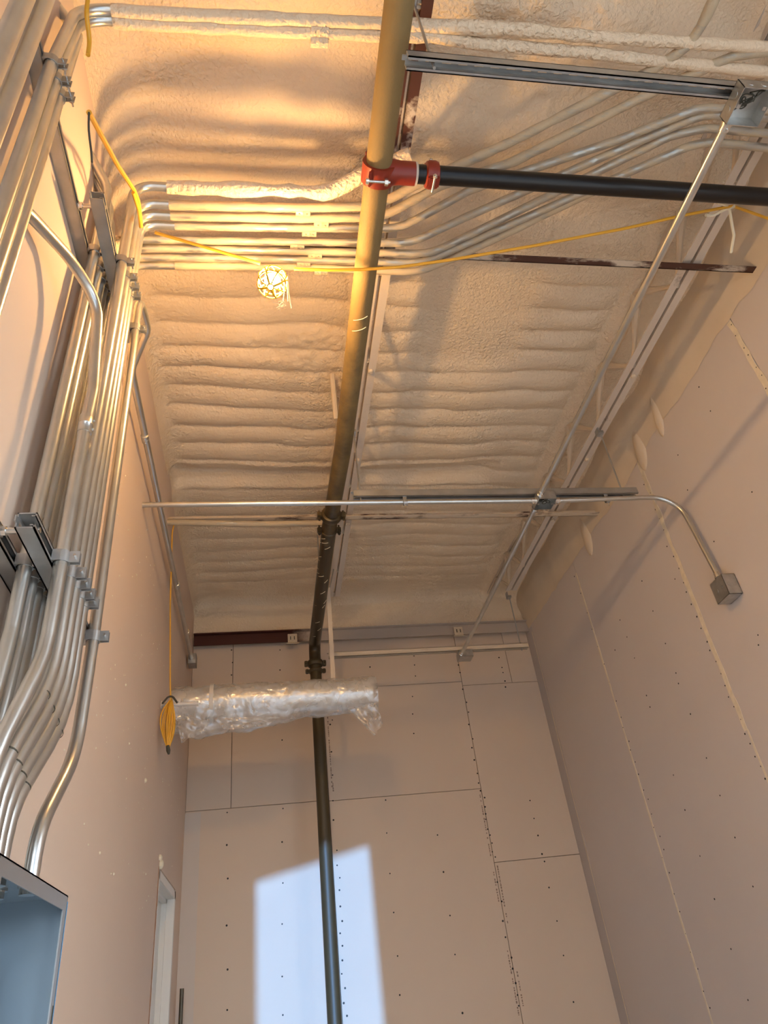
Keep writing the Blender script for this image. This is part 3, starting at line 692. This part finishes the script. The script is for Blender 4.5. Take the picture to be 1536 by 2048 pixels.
# --- inner layer of the main rack
il = (1.535, 1.59, 1.64, 1.685, 1.725); iu = (1.568, 1.63, 1.678, 1.718, 1.755)
for k in range(5):
    T = thing('conduit', ['nearest', 'second', 'middle', 'fourth', 'farthest'][k]+' of the five conduits clamped tight to the left wall behind the outer rack', 'conduit', (XI, il[k], ZPT), 'inner wall rack conduits')
    top = 2.62-.03*k
    pts = round_path([Vector((XI, 1.50+.06*k, ZPT-.012)), Vector((XI, 1.50+.06*k, .50)), Vector((XI, il[k], .78)), Vector((XI, il[k], ZLW)), Vector((XI, iu[k], ZU)), Vector((XI, iu[k]+.005, top)), Vector((XL-.03, iu[k]-.07, top+.16))], .14, 8)
    MB().tube(pts, RC, 16).build('riser', M_GALV, T)
    for z_, y_ in ((ZLW, il[k]), (ZU, iu[k])): clamp((XI, y_, z_), RC, (0, 0, 1), (1, 0, 0), T)
# --- conduit with the big sweep that joins the outer rack
XS = -.43
sw = [at(22, 396, 'x', -.598), at(58, 428, 'x', -.596), at(140, 517, 'x', -.55), at(196, 605, 'x', -.495), at(186, 780, 'x', XO), at(171, 850, 'x', XO)]
T = thing('conduit', 'grey conduit sweeping from the upper left down in front of the wall rack', 'conduit', sw[-1])
MB().tube(round_path(sw, .16, 10), RC, 16).build('sweep', M_GALV, T)
q = at(160, 870, 'x', XS)
MB().tube(round_path([sw[-1], Vector((XO, 1.52, ZLW)), Vector((XO, 1.52, .71)), Vector((-.515, 1.45, .47)), Vector((-.515, 1.45, ZPT-.012))], .3, 6), RC, 16).build('lower_run', M_GALV, T)
coupling(sw[-1], Vector((0, -.03, 1)), RC, T, L_=.06); clamp((XO, 1.52, ZLW), RC, (0, 0, 1), (1, 0, 0), T)
# --- single conduit right of the rack, with its long run along the wall
T = thing('conduit', 'single conduit right of the wall rack that turns and runs to the far corner', 'conduit', (XO, 1.72, ZPT))
ZD = 2.40
P_ = [Vector((-.49, 1.725, ZPT-.012)), Vector((-.49, 1.725, .40)), Vector((XO, 1.885, .60)), Vector((XO, 1.905, .95)), Vector((XO, 1.90, ZD)), Vector((XO, 2.10, ZD+.05)), Vector((XL+.05, 2.30, ZD+.02)), Vector((XL+.04, 5.33, ZD-.0))]
MB().tube(round_path(P_, {1: .2, 2: .25, 3: .3, 4: .085, 5: .10, 6: .12}, 9), RC, 16).build('tube', M_GALV, T)
for z_, y_ in ((ZLW-.02, 1.905), (ZU, 1.902)): clamp((XO, y_, z_), RC, (0, 0, 1), (1, 0, 0), T)
for y_ in (2.75, 4.2, 4.9): coupling((XL+.048, y_, ZD+.01), (0, 1, 0), RC, T, L_=.05)

# --- racks: back strut on the wall, front strut on stand-off bolts
for z_, w_ in ((ZU, 'upper'), (ZLW, 'lower')):
    b_ = thing('rack_strut', f'{w_} back strut channel fixed to the left wall behind the conduits', 'strut', (XL+.02, 1.1, z_-.02), 'wall rack struts')
    y0 = .4 if w_ == 'upper' else .9
    channel(MB(), (XL+.0205, y0, z_), (XL+.0205, 1.80, z_), (-1, 0, 0)).build('channel', M_GALVD, b_)
    f_ = thing('rack_strut', f'{w_} front strut channel standing off the wall between the conduit layers', 'strut', (XO-.04, 1.65, z_-.02), 'wall rack struts')
    xf = XO-RC-.0215
    channel(MB(), (xf, 1.36, z_), (xf, 1.955, z_), (-1, 0, 0)).build('channel', M_GALVD, f_)
    for y_ in (1.40, 1.93):
        MB().tube([(XL+.0, y_, z_), (xf+.02, y_, z_)], .007, 10).build('standoff_bolt', M_STEEL, f_)
        MB().lathe((XL+.042, y_, z_), (1, 0, 0), [(0, .016), (.003, .016), (.0031, .012), (.013, .012)], 6).build('nut', M_STEEL, f_)

# ------------------------------------------------------------------ electrical panel tub
pn = thing('electrical_panel', 'open grey-blue electrical panel box below the wall conduits', 'electrical box', (XL+.08, 1.68, -.75))
xf = -.46; y0, y1 = YPT; zb_, zt_ = -.95, ZPT
MB().box((XL, y0, zb_), (XL+.004, y1, zt_)).build('back_plate', M_BLUE, pn)
MB().box((XL, y0, zt_-.003), (xf, y1, zt_)).build('top_plate', M_BLUE, pn)
MB().box((XL, y0, zb_), (xf, y0+.003, zt_)).build('side_plate', M_BLUE, pn)
MB().box((XL, y1-.003, zb_), (xf, y1, zt_)).build('side_plate', M_BLUE, pn)
MB().box((XL, y0, zb_), (xf, y1, zb_+.003)).build('bottom_plate', M_BLUE, pn)
MB().box((xf-.003, y0, zt_-.032), (xf, y1, zt_)).build('front_lip', M_PLIP, pn)
MB().box((xf-.003, y1-.028, zb_), (xf, y1, zt_-.032)).build('front_lip', M_PLIP, pn)
MB().box((xf-.003, y0, zb_), (xf, y0+.028, zt_-.032)).build('front_lip', M_PLIP, pn)
MB().box((xf-.045, y1+.0005, zb_), (xf+.001, y1+.003, zt_-.012)).build('blue_film', M_TAPE, pn)['label'] = 'strip of peeling blue protective film'
MB().box((XL+.02, y0+.05, zb_+.05), (XL+.024, y1-.09, zt_-.10)).build('mounting_plate', M_BLUE, pn)
for y_, z_ in ((y1-.05, zt_-.05), (y1-.05, zt_-.22)): MB().lathe((XL+.004, y_, z_), (1, 0, 0), [(0, .009), (.008, .009), (.014, .005)], 10).build('stud', M_STEEL, pn)
MB().box((xf-.0005, y1-.012, zt_-.29), (xf+.0008, y1-.005, zt_-.21)).build('slot', M_TIE, pn)
for i, (x_, y_) in enumerate([(-.515, 1.45)]+[(-.515, 1.485+.036*k) for k in range(4)]+[(-.49, 1.725)]+[(XI, 1.50+.06*k) for k in range(5)]):
    MB().lathe((x_, y_, zt_-.003), (0, 0, -1), [(0, .024), (.006, .024), (.0061, .019), (.02, .019)], 10).build('locknut', M_STEEL, pn)
for i, (x_, y_) in enumerate(((-.515, 1.47), (-.515, 1.52), (XI, 1.56))):
    MB().tube([(x_, y_, zt_-.01), (x_-.005, y_+.01, zt_-.2), (x_+.01, y_-.03, zt_-.5), (x_, y_-.05, zb_+.1)], .004, 8, fillet=.1).build('pull_line', M_PVC, pn)

# ------------------------------------------------------------------ long conduits and junction boxes
def jbox(lab_, c, s, m_=M_BOX, open_dir=None, wires=False):
    """square steel box: plates, cover and knock-outs"""
    c = Vector(c); hx, hy, hz = s[0]/2, s[1]/2, s[2]/2
    B = thing('junction_box', lab_, 'junction box', (c.x, c.y, c.z-hz), 'steel junction boxes')
    t_ = .002; mb = MB()
    mb.box(c+Vector((-hx, -hy, hz-t_)), c+Vector((hx, hy, hz)))
    for q in (-1, 1):
        mb.box(c+Vector((q*hx, -hy, -hz)), c+Vector((q*(hx-t_), hy, hz))); mb.box(c+Vector((-hx, q*hy, -hz)), c+Vector((hx, q*(hy-t_), hz)))
    if open_dir != 'down': mb.box(c+Vector((-hx, -hy, -hz)), c+Vector((hx, hy, -hz+t_)))
    mb.build('body', m_, B)
    for q in (-.4, .4):
        MB().lathe(c+Vector((-hx-.0002, hy*q, 0)), (-1, 0, 0), [(0, .011), (.0012, .0105)], 14).build('knockout', m_, B)
        MB().lathe(c+Vector((hx*q, -hy-.0002, 0)), (0, -1, 0), [(0, .011), (.0012, .0105)], 14).build('knockout', m_, B)
    if open_dir == 'down':
        for q in (-1, 1): MB().box(c+Vector((q*(hx-.012)-.006, -.006, -hz)), c+Vector((q*(hx-.012)+.006, .006, -hz+.002))).build('screw_tab', m_, B)
        for i in range(5 if wires else 3):
            rd = random.Random(i+int(c.y*10)); pts = [c+Vector((rd.uniform(-hx, hx)*.8, rd.uniform(-hy, hy)*.8, rd.uniform(-hz*.6, hz*.6))) for _ in range(5)]
            MB().tube(round_path(pts, .02, 4), .0022, 6).build('wire', M_TIE, B)
    return B
def connector(p, ax, r, par):
    p, ax = Vector(p), Vector(ax).normalized()
    o = MB().lathe(p, ax, [(0, r+.007), (.006, r+.007), (.0061, r+.003), (.030, r+.003)], 14).build('connector', M_STEEL, par)
    v = Vector((0, 0, -1)) if abs(ax.z) < .8 else Vector((1, 0, 0)); MB().lathe(p+ax*.02+v*(r+.002), v, [(0, .0045), (.007, .0045)], 8).build('set_screw', M_STEEL, o)
ZK = 2.245
b1 = jbox('open steel junction box on the near strut at the upper right', (1.55, .93, ZK+.0), (.115, .115, .055), open_dir='down', wires=True)
b2 = jbox('small open steel junction box under the middle strut where conduits cross', (1.555, 3.075, ZK-.002), (.105, .105, .055), open_dir='down', wires=True)
b3 = jbox('closed steel junction box under the strut by the end wall', (1.565, 5.17, ZK-.005), (.11, .11, .055))
T = thing('conduit', 'long shiny conduit from the near box to the middle strut box', 'conduit', (1.51, 2, ZK-.02), 'right-hand ceiling conduit')
MB().tube([(1.512, .99, ZK), (1.515, 3.02, ZK)], .0145, 16).build('tube', M_GALV, T); connector((1.512, .988, ZK), (0, 1, 0), .0145, T); connector((1.515, 3.022, ZK), (0, -1, 0), .0145, T)
T = thing('conduit', 'long conduit from the middle strut box to the end wall box', 'conduit', (1.52, 4, ZK-.02), 'right-hand ceiling conduit')
MB().tube([(1.52, 3.13, ZK-.01), (1.525, 5.12, ZK-.012)], .0145, 16).build('tube', M_GALV, T); connector((1.52, 3.13, ZK-.01), (0, 1, 0), .0145, T); connector((1.525, 5.113, ZK-.012), (0, -1, 0), .0145, T)
# cross conduit
T = thing('conduit', 'straight cross conduit from the left wall to the middle strut box', 'conduit', (.4, 3.075, ZK-.02), 'cross conduit')
MB().tube([(XL-.02, 3.09, ZK+.01), (1.50, 3.065, ZK-.012)], .0140, 16).build('tube', M_GALV, T); connector((1.501, 3.065, ZK-.012), (-1, 0, 0), .014, T)
def mini(x, par):
    MB().ring((x, 3.068, ZK-.012), (1, 0, 0), .0145, .0175, .022, 14).box((x-.01, 3.063, ZK), (x+.01, 3.073, ZK+.03)).build('strut_clamp', M_GALVD, par)
    MB().tube([(x, 3.068, ZK-.05), (x, 3.068, ZK+.05)], .003, 8).build('bolt', M_STEEL, par)
mini(.755, T)
T = thing('conduit', 'cross conduit curving down to the box on the right wall', 'conduit', (2.3, 3.0, 1.62), 'cross conduit')
MB().tube(round_path([Vector((1.61, 3.065, ZK-.014)), Vector((2.335, 3.03, ZK-.02)), Vector((2.335, 2.965, 1.63))], .16, 12), .0140, 16).build('tube', M_GALV, T); connector((1.61, 3.065, ZK-.014), (1, 0, 0), .014, T); connector((2.335, 2.967, 1.65), (0, .1, 1), .014, T)
mini(1.93, T)
b4 = jbox('square steel box fixed to the right wall below the curved conduit', (XR-.041, 2.955, 1.575), (.075, .115, .115))
b5 = jbox('small conduit body box high in the far left corner', (XL+.045, 5.37, ZD-.005), (.06, .10, .085), M_GALVD)
tag(MB().tube([(XL+.055, 5.6, ZF), (XL+.055, 5.6, .25)], .013, 12).build('conduit_stub', M_BRASSY), 'thin vertical conduit stub in the far left corner below the door head', 'conduit')

# ------------------------------------------------------------------ wrapped duct and its hanger
YD, ZDu, RD = 4.66, 1.775, .098
du = thing('wrapped_duct', 'foil duct section wrapped in crumpled clear plastic film', 'duct', (.05, YD, ZDu-.25))
def rduct(i, p): return RD+.006*noise.noise((p.x*7, 3, 1))
MB().tube([(XL+.004+(.70-XL)*i/40, YD, ZDu+.004*math.sin(i*.5)) for i in range(41)], RD, 26, rfun=rduct).build('foil_duct', M_FOIL, du, 60)
mb = MB(); NU, NV = 110, 48; vs = []
for i in range(NU+1):
    x = XL+.015+(.735-XL-.015)*i/NU
    for j in range(NV):
        a = 2*math.pi*j/NV; dn = max(0, -math.sin(a)); sag = .0
        u_ = (x-XL)/1.35
        sag = (.085*(1-ss(.25, .75, u_))+.018)*dn**2.2*(1+.5*noise.noise((x*6, 2, 5)))
        r = RD+.012+.013*noise.noise((x*8, math.cos(a)*2.2, math.sin(a)*2.2))+.010*noise.noise((x*19+a*2, math.cos(a)*5, math.sin(a)*5))+.006*abs(noise.noise((x*30, math.cos(a)*9+x*9, math.sin(a)*9)))
        vs.append((x, YD+math.cos(a)*r, ZDu+math.sin(a)*r-sag))
fs = [(i*NV+j, i*NV+(j+1) % NV, (i+1)*NV+(j+1) % NV, (i+1)*NV+j) for i in range(NU) for j in range(NV)]
fs.append(tuple(NU*NV+j for j in range(NV)))
mb.add(vs, fs); mb.build('plastic_film', M_FILM, du, 80)
# drapes of loose film
def drape(corners, nu, nv, amp, seed):
    a, b, c, d = map(Vector, corners); mb = MB(); vs = []
    for j in range(nv+1):
        for i in range(nu+1):
            u, v = i/nu, j/nv; p = a.lerp(b, u).lerp(d.lerp(c, u), v)
            vs.append(p+Vector((0, amp*noise.noise((u*5+seed, v*4, 1))+amp*.6*noise.noise((u*13, v*9, seed)), .012*noise.noise((u*6, v, seed+3))*v)))
    mb.add(vs, [(j*(nu+1)+i, j*(nu+1)+i+1, (j+1)*(nu+1)+i+1, (j+1)*(nu+1)+i) for j in range(nv) for i in range(nu)])
    mb.build('film_drape', M_FILM, du, 80)
yq = YD-.085
drape((at(700,1420,'y',yq), at(752,1405,'y',yq), at(766,1448,'y',yq), at(748,1472,'y',yq)), 14, 14, .03, 3)
drape((at(352,1430,'y',yq), at(420,1440,'y',yq), at(412,1462,'y',yq), at(362,1486,'y',yq)), 14, 12, .03, 8)
drape((at(425,1435,'y',yq), at(560,1432,'y',yq), at(535,1452,'y',yq), at(450,1460,'y',yq)), 20, 10, .025, 13)
MB().tube([(-.37+.0, YD, ZDu), (-.345, YD, ZDu)], RD+.026, 28, cap=False).build('tape_band', M_PVC, du)['label'] = 'band of white tape'
hg = thing('duct_hanger', 'pale flat strut hanging from the ceiling to the wrapped duct', 'hanger', (.448, YD, ZDu+RD))
channel(MB(), (.448, YD-.02, ZDu+RD), (.458, YD-.02, 2.60), (0, -1, 0), .030, .018, False, .003).build('strut', M_FOAMW, hg)
MB().tube([(.458, YD-.02, 2.55), (.51, YD-.02, 2.76)], .005, 8).build('threaded_rod', M_GALVD, hg)

# ------------------------------------------------------------------ yellow coil on its peg
YC = 4.22
pg = thing('wall_peg', 'white pipe stub sticking out of the left wall under the yellow coil', 'pipe stub', (XL, YC, 1.60))
MB().tube([(XL-.02, YC, 1.613), (-.405, YC, 1.607)], .012, 14).build('pipe_stub', M_PVC, pg)
MB().lathe((XL, YC, 1.613), (1, 0, 0), [(0, .024), (.006, .022)], 14).build('escutcheon', M_PVC, pg)
co = thing('extension_cord', 'coiled yellow extension cord hanging from a white peg', 'cord', (-.56, YC-.03, 1.34))
rd = random.Random(11); xc = -.562
offs = [-.085, -.044, -.035, -.027, -.018, -.008, .003, .012, .021, .030, .038, .046]
for k, o_ in enumerate(offs):
    dz = rd.uniform(-.008, .010); dep = .020*math.cos(o_/.05*1.4)+rd.uniform(-.006, .006); pts = []
    for i in range(21):
        f_ = i/20; sh = math.sin(math.pi*f_)**(.75 if k else 1.1)
        pts.append(Vector((xc+dep*sh+.30*o_*sh, YC-.030+o_*sh+.003*math.sin(f_*7+k), 1.635-dz-f_*(.30-2*dz))))
    MB().tube(pts, .0043, 7).build('cord_loop', M_YEL, co)
for k, o_ in enumerate((-.036, -.015, .008, .030)):
    pts = [Vector((xc-.022*math.sin(math.pi*i/20)+.3*o_*math.sin(math.pi*i/20), YC-.030+o_*math.sin(math.pi*i/20), 1.635-i/20*.30)) for i in range(21)]
    MB().tube(pts, .0043, 7).build('cord_loop', M_YEL, co)
MB().tube([Vector((xc-.045, YC-.05, 1.60)), Vector((xc, YC-.05, 1.66)), Vector((xc+.04, YC-.05, 1.60))], .006, 8, fillet=.03).build('tie', M_TIE, co)
MB().lathe((xc, YC-.04, 1.355), (.2, 0, -1), [(0, .010), (.03, .012), (.05, .006)], 10).build('plug', M_TIE, co)
lead = [Vector((xc, YC-.04, 1.62)), Vector((xc-.005, YC-.07, 1.72)), Vector((-.585, 4.05, 2.2)), Vector((-.59, 3.95, 2.66)), Vector((-.575, 3.93, 2.745)), Vector((-.53, 3.95, 2.77))]
MB().tube(round_path(lead, .2, 6), .0045, 8).build('lead', M_YEL, co)

# ------------------------------------------------------------------ festoon cord and lamp
BX, BY, BZ = .041, 1.755, 2.335
fe = thing('string_light_cord', 'yellow festoon cord strung across under the ceiling', 'cord', (.9, 1.7, 2.3))
def cordpath(pix, z): return [at(px, py, 'z', zz) for (px, py), zz in zip(pix, z)]
cp_ = cordpath([(310,465),(420,497),(520,527)], [2.52, 2.47, 2.43]); MB().tube(round_path(cp_, .3, 4), .0062, 8).build('cord', M_YEL, fe)
cp_ = cordpath([(588,538),(660,540),(725,539),(800,534),(900,520),(1060,493),(1250,457),(1365,431),(1465,412)], [2.42, 2.415, 2.415, 2.425, 2.44, 2.46, 2.50, 2.53, 2.56]); MB().tube(cp_, .0062, 8, rfun=lambda i, p: .0062).build('cord', M_YEL, fe)
cp_ = cordpath([(1465,412),(1500,424),(1536,437),(1600,460)], [2.56, 2.56, 2.555, 2.55]); MB().tube(cp_, .0062, 8).build('cord', M_YEL, fe)
for pts in ([(1434,405),(1458,413),(1464,450),(1468,470),(1462,505)], [(1470,412),(1448,420),(1425,432),(1412,430)]):
    MB().tube(round_path(cordpath(pts, [2.555, 2.56, 2.55, 2.54, 2.53]), .04, 4), .0062, 7).build('twine', M_ROPE, fe)
f2 = thing('string_light_cord', 'orange-yellow cord taped up the left wall corner', 'cord', (-.5, 1.4, 2.3))
def wallp(px, py): return at(px, py, 'x', -.44)
MB().tube(round_path([wallp(176,-5), wallp(172,30), wallp(180,80), wallp(176,110)], .05, 4), .006, 8).build('cord', M_YEL, f2)
MB().tube(round_path([wallp(178,225), wallp(205,275), wallp(235,330), wallp(268,380), wallp(278,405), wallp(282,455)], .1, 5), .0075, 8).build('cord', M_YEL, f2)
MB().tube(round_path([wallp(282,455), wallp(277,420), wallp(266,385)], .05, 4), .006, 8).build('cord', M_YEL, f2)
MB().tube(round_path([wallp(178,225), wallp(177,260), wallp(183,305), wallp(184,325)], .05, 4), .003, 6).build('tie_wire', M_TIE, f2)

la = thing('caged_lamp', 'glowing bulb in a yellow plastic guard on the festoon cord', 'lamp', (BX, BY, BZ-.1))
top = Vector((BX+.012, BY+.03, BZ+.085)); ax = (Vector((BX, BY, BZ))-top).normalized()
MB().lathe(top-ax*.025, ax, [(0, .012), (.006, .019), (.045, .021), (.05, .017)], 16).build('socket', M_YELC, la)
MB().obox(top-ax*.018, (.042, -.004, .0), (0, .011, 0), (0, 0, .011)).build('socket_clip', M_SOCKET, la, bevel=.004)
c = top+ax*.068
bulb = MB().lathe(top+ax*.022, ax, [(0, .013), (.012, .015), (.024, .024), (.036, .0295), (.048, .0315), (.060, .0290), (.070, .021), (.076, .010), (.078, .002)], 20).build('bulb', M_BULB, la, 80)
u = ax.orthogonal().normalized(); v = ax.cross(u)
prof = [(.005, .021), (.025, .038), (.055, .056), (.085, .060), (.11, .053), (.132, .034), (.142, .012)]
def gp(d, r, a): return top+ax*d+(u*math.cos(a)+v*math.sin(a))*r
for k in range(8):
    for sg in (-1, 1):
        if sg == -1 and k % 2: continue
        MB().tube([gp(d, r, 2*math.pi*k/8+sg*.55*i/6) for i, (d, r) in enumerate(prof)], .0029, 6).build('guard_rib', M_YELC, la)
for d, r in ((.055, .056), (.11, .053), (.142, .012)):
    MB().tube([gp(d, r, 2*math.pi*k/28) for k in range(29)], .0029, 6, cap=False).build('guard_ring', M_YELC, la)
for i, (dx, L_) in enumerate(((.045, .16), (.056, .15), (.060, .19))):
    b0 = Vector((BX+dx, BY-.01, BZ+.03))
    MB().tube([b0, b0+Vector((.002, 0, -L_*.5)), b0+Vector((-.006+.008*i, .0, -L_))], .0018, 6).build('twine', M_ROPE, la)
rd = random.Random(2); b0 = Vector((BX+.042, BY-.01, BZ-.115))
for i in range(9):
    MB().tube([b0, b0+Vector((rd.uniform(-.022, .008), rd.uniform(-.01, .01), -.02)), b0+Vector((rd.uniform(-.045, .012), rd.uniform(-.02, .02), rd.uniform(-.05, -.03)))], .0011, 5).build('frayed_strand', M_ROPE, la)

# daylight portals at the two openings guide sky sampling only
for nm, loc, sx, sy, d in (('doorway_portal', ((FX0+FX1)/2, YF-.05, (FZ-H)/2+H), FX1-FX0, FZ+H, (0, 1, 0)), ('side_opening_portal', (XR+.08, (OY0+OY1)/2, (OZ-H)/2+H), OY1-OY0, OZ+H, (-1, 0, 0))):
    l = bpy.data.lights.new(nm, 'AREA'); l.shape = 'RECTANGLE'; l.size = sx; l.size_y = sy; l.cycles.is_portal = True
    o = bpy.data.objects.new(nm, l); COL.objects.link(o); o.location = loc; o.rotation_euler = Vector(d).to_track_quat('-Z', 'Z').to_euler()
for o in bpy.data.objects:
    if '_b' in o: del o['_b']
